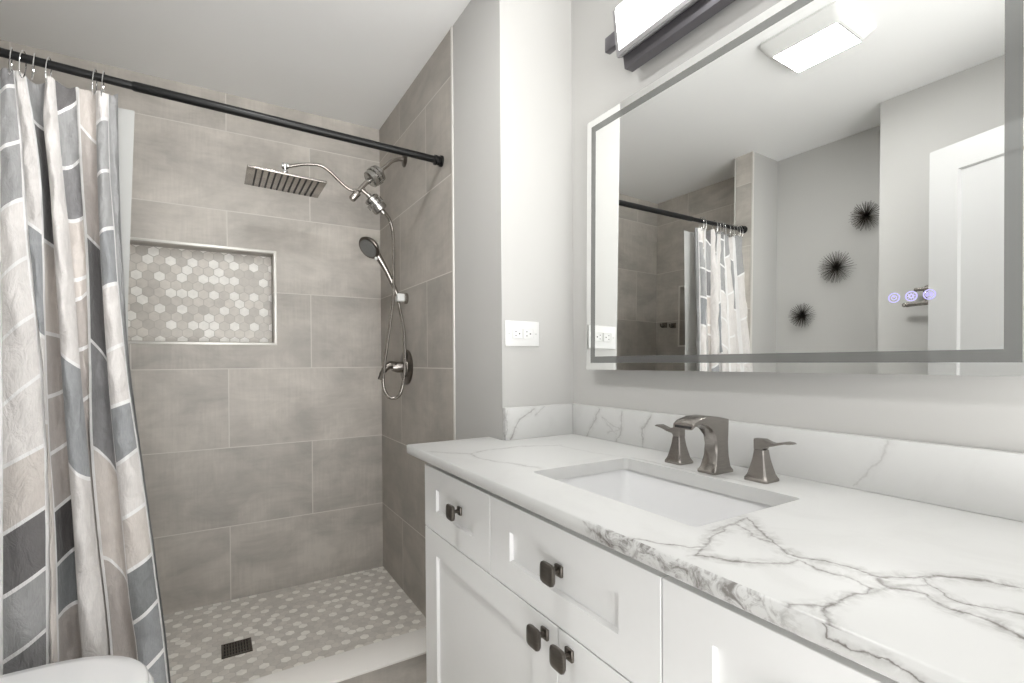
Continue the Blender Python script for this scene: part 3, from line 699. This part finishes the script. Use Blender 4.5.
# carcass as an open box so the sink can sit inside
bm.free(); bm = bmesh.new()
box(bm, XB+.021, .782, 1.40, 1.423, .09, .872); box(bm, XB+.001, XB+.02, .06, 1.423, .09, .846); box(bm, XB+.08, XB+.10, .08, 1.36, .846, .872); box(bm, 1.045, 1.06, .06, 1.362, .09, .870)
box(bm, XB+.02, 1.045, .06, .08, .09, .870); box(bm, XB+.02, 1.045, .06, 1.362, .09, .11); box(bm, XB+.02, 1.045, .485, .500, .11, .870)
box(bm, XB+.06, 1.045, .06, 1.362, 0.0, .09); bm2.free()
child('carcass', bm, M_white, vc, 0)
def knob_at(parent, y, z, xfront):
    bm = bmesh.new()
    box(bm, xfront-.006, xfront+.0005, y-.011, y+.011, z-.011, z+.011, bev=.002)
    tube(bm, [(xfront-.005, y, z), (xfront-.018, y, z), (xfront-.024, y, z)], [.0055, .005, .009], 12)
    # pillowed square face
    loops = []
    for (dx, s) in ((-.021, .012), (-.024, .0185), (-.028, .0205), (-.032, .020), (-.0345, .017), (-.0355, .009)):
        L_ = []
        for q in range(32):
            a = 2*math.pi*q/32; c_, s_ = math.cos(a), math.sin(a); r_ = s/((abs(c_)**5+abs(s_)**5)**(1/5))
            L_.append((xfront+dx, y+c_*r_, z+s_*r_))
        loops.append(L_)
    loft(bm, loops)
    return child('knob', bm, M_bronze, parent, 40)
def front(name, y0, y1, z0, z1, st, knob=None):
    bm = bmesh.new(); panel_front(bm, XF, XB, y0, y1, z0, z1, st)
    o = child(name, bm, M_white, vc, 30)
    if knob: k = knob_at(o, knob[0], knob[1], XF+knob[2]); k.matrix_parent_inverse = Matrix.LocRotScale(vc.location, None, None).inverted() @ Matrix.Identity(4); k.matrix_parent_inverse = (Matrix.LocRotScale(vc.location, None, None) @ o.matrix_parent_inverse).inverted()
    return o
G = .0015
# stile width .087 horizontally, panel z .722-.791 -> use custom rails
def front2(name, y0, y1, z0, z1, sy, szb, szt, knob=None):
    bm = bmesh.new(); x = XF; dp, sl, slz = .009, .0012, .0035
    lp = [[(XB, y0, z0), (XB, y1, z0), (XB, y1, z1), (XB, y0, z1)], [(x+.0008, y0, z0), (x+.0008, y1, z0), (x+.0008, y1, z1), (x+.0008, y0, z1)],
          [(x, y0+.0008, z0+.0008), (x, y1-.0008, z0+.0008), (x, y1-.0008, z1-.0008), (x, y0+.0008, z1-.0008)],
          [(x, y0+sy, z0+szb), (x, y1-sy, z0+szb), (x, y1-sy, z1-szt), (x, y0+sy, z1-szt)],
          [(x+dp, y0+sy+sl, z0+szb+slz), (x+dp, y1-sy-sl, z0+szb+slz), (x+dp, y1-sy-sl, z1-szt-slz), (x+dp, y0+sy+sl, z1-szt-slz)]]
    loft(bm, lp)
    o = child(name, bm, M_white, vc, 20)
    if knob:
        k = knob_at(o, knob[0], knob[1], XF+knob[2]); k.matrix_parent_inverse = Matrix.Identity(4); k.location = (0, 0, 0)
    return o
ZD = .662
front2('drawer', 1.008+G, 1.423, ZD+G, .848,   .087, .060, .060, (1.187, .765, .008))
front2('drawer', .4955, 1.008-G, ZD+G, .848,   .087, .060, .060, (.748, .765, .008))
front2('door', .745+G, 1.423, .10, ZD-G, .087, .075, .065, (.784, .632, 0))
front2('door', .4955, .745-G, .10, ZD-G, .070, .075, .065, (.707, .630, 0))
front2('drawer', .062, .4925, ZD+G, .848, .083, .060, .056, (.275, .762, .008))
front2('drawer', .062, .4925, .385+G, ZD-G, .083, .065, .065, (.275, .52, .008))
front2('drawer', .062, .4925, .10, .385-G, .083, .065, .065, (.275, .24, .008))

ct = thing('countertop', 'white quartz vanity countertop with grey veins and low backsplash', 'countertop', (.79, .75, .879))
SX0, SX1, SY0, SY1 = .617, .908, .492, .940
ZT0, ZT1 = .879, .907
xs = [.501, SX0, SX1, XW-.001]; ysf = [.052, SY0, SY1, YC-.002]
bm = bmesh.new()
def grid_top(z, flip):
    pass
pts_out = [(.501, .052), (XW-.001, .052), (XW-.001, YC-.002), (X1-.003, YC-.002), (X1-.003, 1.458), (.501, 1.458)]
rc = .012; hole = []
for (cx_, cy_, a0) in ((SX1-rc, SY1-rc, 0), (SX0+rc, SY1-rc, 90), (SX0+rc, SY0+rc, 180), (SX1-rc, SY0+rc, 270)):
    for k in range(5):
        a = R(a0+90*k/4); hole.append((cx_+rc*math.cos(a), cy_+rc*math.sin(a)))
def rim(bm, pts, z): return [bm.verts.new((x, y, z)) for x, y in pts]
def fill(bm, A, B):
    es = []
    for L_ in (A, B):
        for k in range(len(L_)):
            e_ = bm.edges.get((L_[k], L_[(k+1) % len(L_)])) or bm.edges.new((L_[k], L_[(k+1) % len(L_)])); es.append(e_)
    r = bmesh.ops.triangle_fill(bm, edges=es, use_beauty=True); return [f for f in r['geom'] if isinstance(f, bmesh.types.BMFace)]
bt = .003
ins = [(.501+bt, .052), (XW-.001, .052), (XW-.001, YC-.002), (X1-.003, YC-.002), (X1-.003, 1.458-bt), (.501+bt, 1.458-bt)]
hin = [(cx+(.79-cx)*0, cy) for cx, cy in hole]
o_top = rim(bm, ins, ZT1); o_mid = rim(bm, pts_out, ZT1-bt); o_bm = rim(bm, pts_out, ZT0+bt); o_bot = rim(bm, ins, ZT0)
h_top = rim(bm, hole, ZT1); h_bot = rim(bm, hole, ZT0)
for A, B in ((o_top, o_mid), (o_mid, o_bm), (o_bm, o_bot), (h_top, h_bot)):
    n_ = len(A)
    for k in range(n_):
        f = bm.faces.new((A[k], A[(k+1) % n_], B[(k+1) % n_], B[k]))
        if A is o_mid: f.material_index = 1
fill(bm, o_top, h_top); fill(bm, o_bot, h_bot)
child('slab', bm, None, ct, 50, [M_top, M_edge])
child('backsplash', bx(XW-.021, XW-.001, .052, YC-.002, ZT1+.0003, 1.011, bev=.0015), M_bs, ct)
child('backsplash', bx(X1+.0005, XW-.0215, YC-.021, YC-.002, ZT1+.0003, 1.011, bev=.0015), M_bss, ct)

sk = thing('sink', 'rectangular white undermount basin set in the quartz countertop', 'sink', (.765, .71, .75))
def rr(x0, x1, y0, y1, r_, z, n=6):
    L_ = []
    for (cx_, cy_, a0) in ((x1-r_, y1-r_, 0), (x0+r_, y1-r_, 90), (x0+r_, y0+r_, 180), (x1-r_, y0+r_, 270)):
        for k in range(n): a = R(a0+90*k/(n-1)); L_.append((cx_+r_*math.cos(a), cy_+r_*math.sin(a), z))
    return L_
bm = bmesh.new(); g_ = .006
outer = [rr(SX0-.02, SX1+.02, SY0-.02, SY1+.02, .03, .878), rr(SX0-.02, SX1+.02, SY0-.02, SY1+.02, .03, .868), rr(SX0+.0, SX1-.0, SY0+.0, SY1-.0, .03, .75), rr(SX0+.05, SX1-.05, SY0+.05, SY1-.05, .05, .735)]
inner = [rr(SX0-g_, SX1+g_, SY0-g_, SY1+g_, .02, .878), rr(SX0-.004, SX1+.004, SY0-.004, SY1+.004, .022, .872), rr(SX0+.004, SX1-.004, SY0+.004, SY1-.004, .028, .80), rr(SX0+.015, SX1-.015, SY0+.015, SY1-.015, .035, .768), rr(SX0+.05, SX1-.05, SY0+.06, SY1-.06, .04, .755), rr(.765-.03, .765+.03, .68, .74, .029, .750)]
loft(bm, outer[::-1]+inner, caps=True)
child('basin', bm, plain('basin_ceramic', lin(222, 222, 222), .12), sk, 50)
bm = bmesh.new(); lathe(bm, [(.0, .7505), (.021, .7505), (.023, .753), (.018, .755), (.014, .753), (.012, .757), (0, .758)], (.765, .71, 0), (0, 0, 1), 24)
child('drain_cap', bm, M_nick, sk)

# faucet: spout and two lever handles
sp = thing('faucet', 'brushed nickel widespread faucet with arched spout and two flared handles behind the sink', 'faucet', (.96, .715, .907))
st_ = [((.930, .9075), (.998, .9075), .0235), ((.930, .9125), (.998, .9125), .0235), ((.937, .920), (.993, .920), .0205), ((.945, .945), (.991, .942), .0175), ((.947, .970), (.990, .972), .0165), ((.943, .990), (.991, 1.000), .0170),
       ((.928, 1.006), (.990, 1.026), .0185), ((.908, 1.016), (.955, 1.033), .0205), ((.889, 1.020), (.922, 1.037), .0225), ((.874, 1.019), (.893, 1.036), .0245), ((.861, 1.014), (.868, 1.030), .026), ((.857, 1.011), (.859, 1.024), .0265)]
bm = bmesh.new(); loops = []
for (a, b, w) in st_:
    A = Vector((a[0], 0, a[1])); B = Vector((b[0], 0, b[1])); L_ = []
    e_ = min(.004, w*.2); d_ = (B-A); d_n = d_.normalized()*min(.003, d_.length*.3)
    for (P_, yy, off) in ((A, -w+e_, 0), (A, w-e_, 0), (A, w, 1), (B, w, -1), (B, w-e_, 0), (B, -w+e_, 0), (B, -w, -1), (A, -w, 1)):
        q = P_+d_n*off; L_.append((q.x, .715+yy, q.z))
    loops.append(L_)
loft(bm, loops)
spo = child('spout', bm, M_nick, sp, 40)
bm = bmesh.new(); box(bm, .8555, .8580, .715-.020, .715+.020, 1.0135, 1.019)
o = finish('spout_outlet', bm, M_dark, spo, 0)
def handle(y, s, label):
    bm = bmesh.new(); loops = []
    for z, w in ((0, .0255), (.005, .0255), (.007, .024), (.014, .0205), (.028, .0170), (.045, .0132), (.058, .0115), (.064, .0108)):
        c_ = w*.16; L_ = [(.975+a*w, y+b*w, .9075+z) for a, b in ((1-.16, 1), (-1+.16, 1), (-1, 1-.16), (-1, -1+.16), (-1+.16, -1), (1-.16, -1), (1, -1+.16), (1, 1-.16))]
        loops.append(L_)
    loft(bm, loops); h = child('handle', bm, M_nick, sp, 30)
    bm = bmesh.new(); loops = []
    # lever: rises from the neck, sweeps sideways in the y direction
    path = [((0, .0645), (0, 1), .0105, .0105), ((0, .074), (0, 1), .0105, .0105)]
    prof = [(-.0105, .0695, .094, .0105), (.008, .0695, .0945, .0105), (.0115, .0765, .0930, .0105), (.020, .0780, .0900, .0105), (.030, .0800, .0885, .0105), (.042, .0845, .0915, .011), (.056, .0880, .0950, .012), (.064, .0885, .0945, .0115), (.069, .089, .0925, .008)]
    for (u, za, zb, w) in prof:
        yy = y+s*u; loops.append([(.975-w, yy, .9075+za-.005), (.975-w, yy, .9075+zb-.008), (.975-w*.6, yy, .9075+zb-.007), (.975+w*.6, yy, .9075+zb-.007), (.975+w, yy, .9075+zb-.008), (.975+w, yy, .9075+za-.005)])
    loft(bm, loops); finish('lever', bm, M_nick, h, 40)
handle(.826, 1, 'brushed nickel flared faucet handle left of the spout, lever pointing left')
handle(.612, -1, 'brushed nickel flared faucet handle right of the spout, lever pointing right')

# ------------------------------------------------------------------ outlet
ol = thing('wall_outlet', 'white horizontal double wall outlet above the side backsplash', 'outlet', (.864, YC, 1.25))
cx_, cz_ = .8645, 1.249
bm = bmesh.new(); box(bm, cx_-.066, cx_+.066, YC-.006, YC-.0005, cz_-.042, cz_+.042, bev=.003, seg=3)
child('plate', bm, M_plast, ol)
for s in (-.021, .021):
    o = child('socket', bx(cx_+s-.0185, cx_+s+.0185, YC-.0085, YC-.0055, cz_-.0165, cz_+.0165, bev=.003, seg=3), M_plast, ol)
    bm = bmesh.new()
    box(bm, cx_+s-.009, cx_+s-.0045, YC-.0090, YC-.0084, cz_+.0055, cz_+.0080); box(bm, cx_+s-.009, cx_+s-.0045, YC-.0090, YC-.0084, cz_-.0080, cz_-.0055)
    lathe(bm, [(.0025, 0), (.0025, .0006)], (cx_+s+.007, YC-.0084, cz_), (0, -1, 0), 12)
    sl = finish('slots', bm, M_dark, o, 0); sl.matrix_parent_inverse = Matrix.Identity(4)
M_screw = plain('screw_white', lin(195, 195, 193), .35)
for s in (-.052, .052):
    bm = bmesh.new(); lathe(bm, [(.0028, 0), (.0026, .001), (0, .0013)], (cx_+s, YC-.006, cz_), (0, -1, 0), 12); child('screw', bm, M_screw, ol)

# ------------------------------------------------------------------ wall mirror
mr = thing('wall_mirror', 'large rectangular wall mirror with frosted border line above the backsplash', 'mirror', (1.0441, .8, 1.529), rot=(0, R(.7769), R(.3228)))
my0, my1, mz0, mz1 = -.582, .450, -.398, .402
def lchild(name, bm, mat, parent, smooth=35): return finish(name, bm, mat, parent, smooth)
lchild('mirror_glass', bx(0, .004, my0, my1, mz0, mz1), M_mirror, mr, 0)
lchild('back_housing', bx(.0045, .020, my0+.03, my1-.05, mz0+.05, mz1-.05), M_housing, mr, 0)
bm = bmesh.new(); a_, b_ = .021, .0415; T_ = .0004
box(bm, -T_, -.0001, my0+a_, my1-a_, mz0+a_, mz0+b_); box(bm, -T_, -.0001, my0+a_, my1-a_, mz1-b_, mz1-a_)
box(bm, -T_, -.0001, my0+a_, my0+b_, mz0+b_, mz1-b_); box(bm, -T_, -.0001, my1-b_, my1-a_, mz0+b_, mz1-b_)
lchild('frosted_band', bm, M_frost, mr, 0)
def flatring(bm, y, z, r0, r1, n=40):
    A = []
    for (r_, x_) in ((r0, -.0002), (r0, -.0009), (r1, -.0009), (r1, -.0002)): A.append([bm.verts.new((x_, y+r_*math.cos(2*math.pi*k/n), z+r_*math.sin(2*math.pi*k/n))) for k in range(n)])
    for i in range(4):
        P_, Q_ = A[i], A[(i+1) % 4]
        for k in range(n): bm.faces.new((P_[k], P_[(k+1) % n], Q_[(k+1) % n], Q_[k]))
for k, yy in enumerate((.403, .3775, .352)):
    y_, z_ = yy-.8, 1.268-1.529; bm = bmesh.new(); flatring(bm, y_, z_, .0072, .0090)
    if k == 0: flatring(bm, y_, z_, .0032, .0043); box(bm, -.0009, -.0002, y_-.0006, y_+.0006, z_, z_+.0045)
    if k == 1:
        flatring(bm, y_, z_, .0018, .0040)
        for q in range(8):
            a = q*math.pi/4; box(bm, -.0009, -.0002, y_+.0052*math.cos(a)-.0006, y_+.0052*math.cos(a)+.0006, z_+.0052*math.sin(a)-.0006, z_+.0052*math.sin(a)+.0006)
    if k == 2:
        for q in (-.0030, -.001, .001, .003): box(bm, -.0009, -.0002, y_+q-.0005, y_+q+.0005, z_-.003, z_+.0035)
        flatring(bm, y_, z_, .0046, .0054)
    lchild('touch_button', bm, M_violet, mr, 0)

# ------------------------------------------------------------------ vanity light above the mirror
vlgt = thing('vanity_light', 'dark framed LED bar light on the wall above the mirror', 'wall light', (1.03, .73, 2.07))
LY0, LY1 = .41, 1.05
bm = bmesh.new(); prism(bm, [(.974, 2.148), (.9885, 2.024), (.996, 2.022), (1.012, 2.030), (1.000, 2.150)], 'xz', LY0, LY1)
child('lens_frame', bm, M_lightframe, vlgt, 0)
bm = bmesh.new(); prism(bm, [(.9715, 2.140), (.9855, 2.036), (.9868, 2.036), (.9750, 2.138), (.9790, 2.1500), (1.0000, 2.1515), (1.0000, 2.1535), (.9765, 2.1535)], 'xz', LY0+.012, LY1-.012)  # top strip of the lens is added, unseen, to brighten the ceiling
child('glowing_lens', bm, M_van, vlgt, 0)
bm = bmesh.new(); prism(bm, [(1.004, 2.145), (1.014, 2.030), (1.019, 1.999), (1.050, 1.999), (1.050, 2.145)], 'xz', LY0, LY1)
child('body', bm, M_lightbody, vlgt, 0)
child('wall_plate', bx(1.050, XW-.0005, .55, .91, 2.02, 2.13, bev=.002), M_lightbody, vlgt)
for yy, s in ((LY1, 1), (LY0, -1)):
    bm = bmesh.new(); y_a, y_b = sorted((yy, yy+s*.045)); box(bm, .984, 1.004, y_a, y_b, 2.058, 2.100, bev=.002)
    child('end_bracket', bm, M_lightbody, vlgt)

# ------------------------------------------------------------------ ceiling fan light
fl = thing('ceiling_fan_light', 'white ceiling exhaust fan with glowing rectangular light panel, seen in mirror', 'ceiling light', (.095, 1.025, ZC))
bm = bmesh.new()
loft(bm, [rr(-.045, .235, .868, 1.180, .03, ZC-.0005), rr(-.045, .235, .868, 1.180, .03, ZC-.010), rr(-.038, .228, .875, 1.172, .03, ZC-.018), rr(-.030, .175, .905, 1.163, .02, ZC-.034), rr(-.024, .169, .911, 1.157, .018, ZC-.036)])
cov = child('cover', bm, M_plast, fl, 30)
child('light_panel', bx(-.018, .163, .917, 1.151, ZC-.0372, ZC-.0355), M_fan, fl)
for k in range(7):
    y_ = .884+k*.0045
    child('grille_slot', bx(-.012+.002*k, .17-.002*k, y_-.0008, y_+.0008, ZC-.0205-k*.0028, ZC-.0165-k*.0028), plain('slot_grey', lin(150, 150, 148), .6) if k == 0 else bpy.data.materials['slot_grey'], fl, 0)

# ------------------------------------------------------------------ toilet
to = thing('toilet', 'white toilet with closed lid in front of the shower curtain', 'toilet', (-.45, 1.41, 0))
def egg(cx, hw, xt, xb, z, s=1.0, n=48, p=2.3):
    L_ = []
    for k in range(n):
        a = 2*math.pi*k/n; c_, s_ = math.cos(a), math.sin(a)
        rx = (xt-cx) if c_ > 0 else (cx-xb)
        pp = p if c_ > 0 else 3.6
        r_ = 1/((abs(c_)**pp+abs(s_)**pp)**(1/pp))
        L_.append((cx+rx*c_*r_*s, 1.405+hw*s_*r_*s, z))
    return L_
bm = bmesh.new(); loft(bm, [egg(-.38, .21, -.140, -.66, .412, .985), egg(-.38, .212, -.138, -.66, .417), egg(-.38, .212, -.138, -.66, .424), egg(-.38, .207, -.144, -.655, .4295), egg(-.38, .18, -.18, -.64, .4325), egg(-.38, .10, -.26, -.55, .4345)])
child('lid', bm, M_porc, to, 50)
bm = bmesh.new(); loft(bm, [egg(-.38, .205, -.135, -.66, .385), egg(-.38, .213, -.128, -.66, .39), egg(-.38, .213, -.128, -.66, .404), egg(-.38, .209, -.133, -.66, .410)])
child('seat', bm, M_porc, to, 50)
bm = bmesh.new(); loft(bm, [egg(-.46, .125, -.27, -.70, 0), egg(-.46, .12, -.28, -.70, .02), egg(-.45, .11, -.28, -.70, .15), egg(-.42, .14, -.22, -.70, .26), egg(-.40, .185, -.16, -.69, .34), egg(-.39, .200, -.142, -.68, .378), egg(-.39, .198, -.146, -.68, .384)])
child('bowl', bm, M_porc, to, 50)
bm = bmesh.new(); box(bm, -.885, -.690, 1.215, 1.595, .36, .735, bev=.02, seg=3); box(bm, -.885, -.60, 1.29, 1.52, .20, .384, bev=.02, seg=3)
child('tank', bm, M_porc, to, 50)
child('tank_lid', bx(-.893, -.680, 1.205, 1.605, .737, .768, bev=.008, seg=3), M_porc, to, 50)
bm = bmesh.new(); tube(bm, [(-.692, 1.55, .67), (-.672, 1.55, .67)], .010, 12); tube(bm, [(-.674, 1.555, .67), (-.670, 1.49, .660)], .005, 8)
child('flush_lever', bm, M_chrome, to)

# ------------------------------------------------------------------ starburst wall ornaments, towel bar
M_spike = plain('dark_bronze_wire', lin(62, 56, 50), .4, .7)
rnd = random.Random(4)
for (yy, zz, r_, lb) in ((1.248, 1.969, .079, 'black wire starburst ornament, highest of the three seen in the mirror'), (1.390, 1.719, .092, 'black wire starburst ornament, middle and largest of the three in the mirror'), (1.572, 1.468, .073, 'black wire starburst ornament, lowest and smallest of the three in the mirror')):
    s_ = thing('starburst_ornament', lb, 'wall decoration', (XL, yy, zz), 'starburst ornaments on the left wall')
    C = Vector((XL+.030, yy, zz)); bm = bmesh.new(); N = 170; ga = math.pi*(3-math.sqrt(5))
    for k in range(N):
        h_ = 1-(k+.5)/N*1.28; rr_ = math.sqrt(max(0, 1-h_*h_)); a = k*ga
        d_ = Vector((h_, rr_*math.cos(a), rr_*math.sin(a))).normalized()
        if d_.x < -.25: continue
        L_ = r_*rnd.uniform(.86, 1.03)
        tube(bm, [C+d_*.008, C+d_*L_], [.0009, .0006], 4)
    child('spikes', bm, M_spike, s_, 0)
    bm = bmesh.new(); bmesh.ops.create_icosphere(bm, subdivisions=2, radius=.007, matrix=Matrix.Translation(C)); tube(bm, [(XL+.001, yy, zz), C], .006, 8)
    child('core', bm, M_spike, s_)
tb = thing('towel_holder', 'chrome double towel holder on the wall beside the open door, in mirror', 'towel holder', (-.65, .93, 1.48))
bm = bmesh.new(); tube(bm, catmull([(-.605, .965, 1.447), (-.603, .95, 1.447), (-.600, .86, 1.449), (-.600, .78, 1.450)], 5), .0095, 12)
lathe(bm, [(.010, 0), (.011, .01), (.007, .014), (.010, .02), (.006, .026), (0, .027)], (-.605, .962, 1.447), (0, 1, 0), 14)
child('lower_bar', bm, M_nick, tb)
bm = bmesh.new(); tube(bm, [(-.62, .940, 1.513), (-.62, .78, 1.516)], .0085, 12)
lathe(bm, [(.0095, 0), (.009, .008), (0, .010)], (-.62, .940, 1.513), (0, 1, 0), 14)
child('upper_bar', bm, M_nick, tb)
bm = bmesh.new(); tube(bm, catmull([(-.648, .905, 1.512), (-.625, .905, 1.512), (-.608, .903, 1.49), (-.603, .902, 1.447)], 6), .006, 10)
lathe(bm, [(.022, 0), (.022, .006), (.010, .009), (.010, .02)], (-.65, .905, 1.512), (1, 0, 0), 20)
child('post', bm, M_nick, tb)

# ------------------------------------------------------------------ nothing is left unset
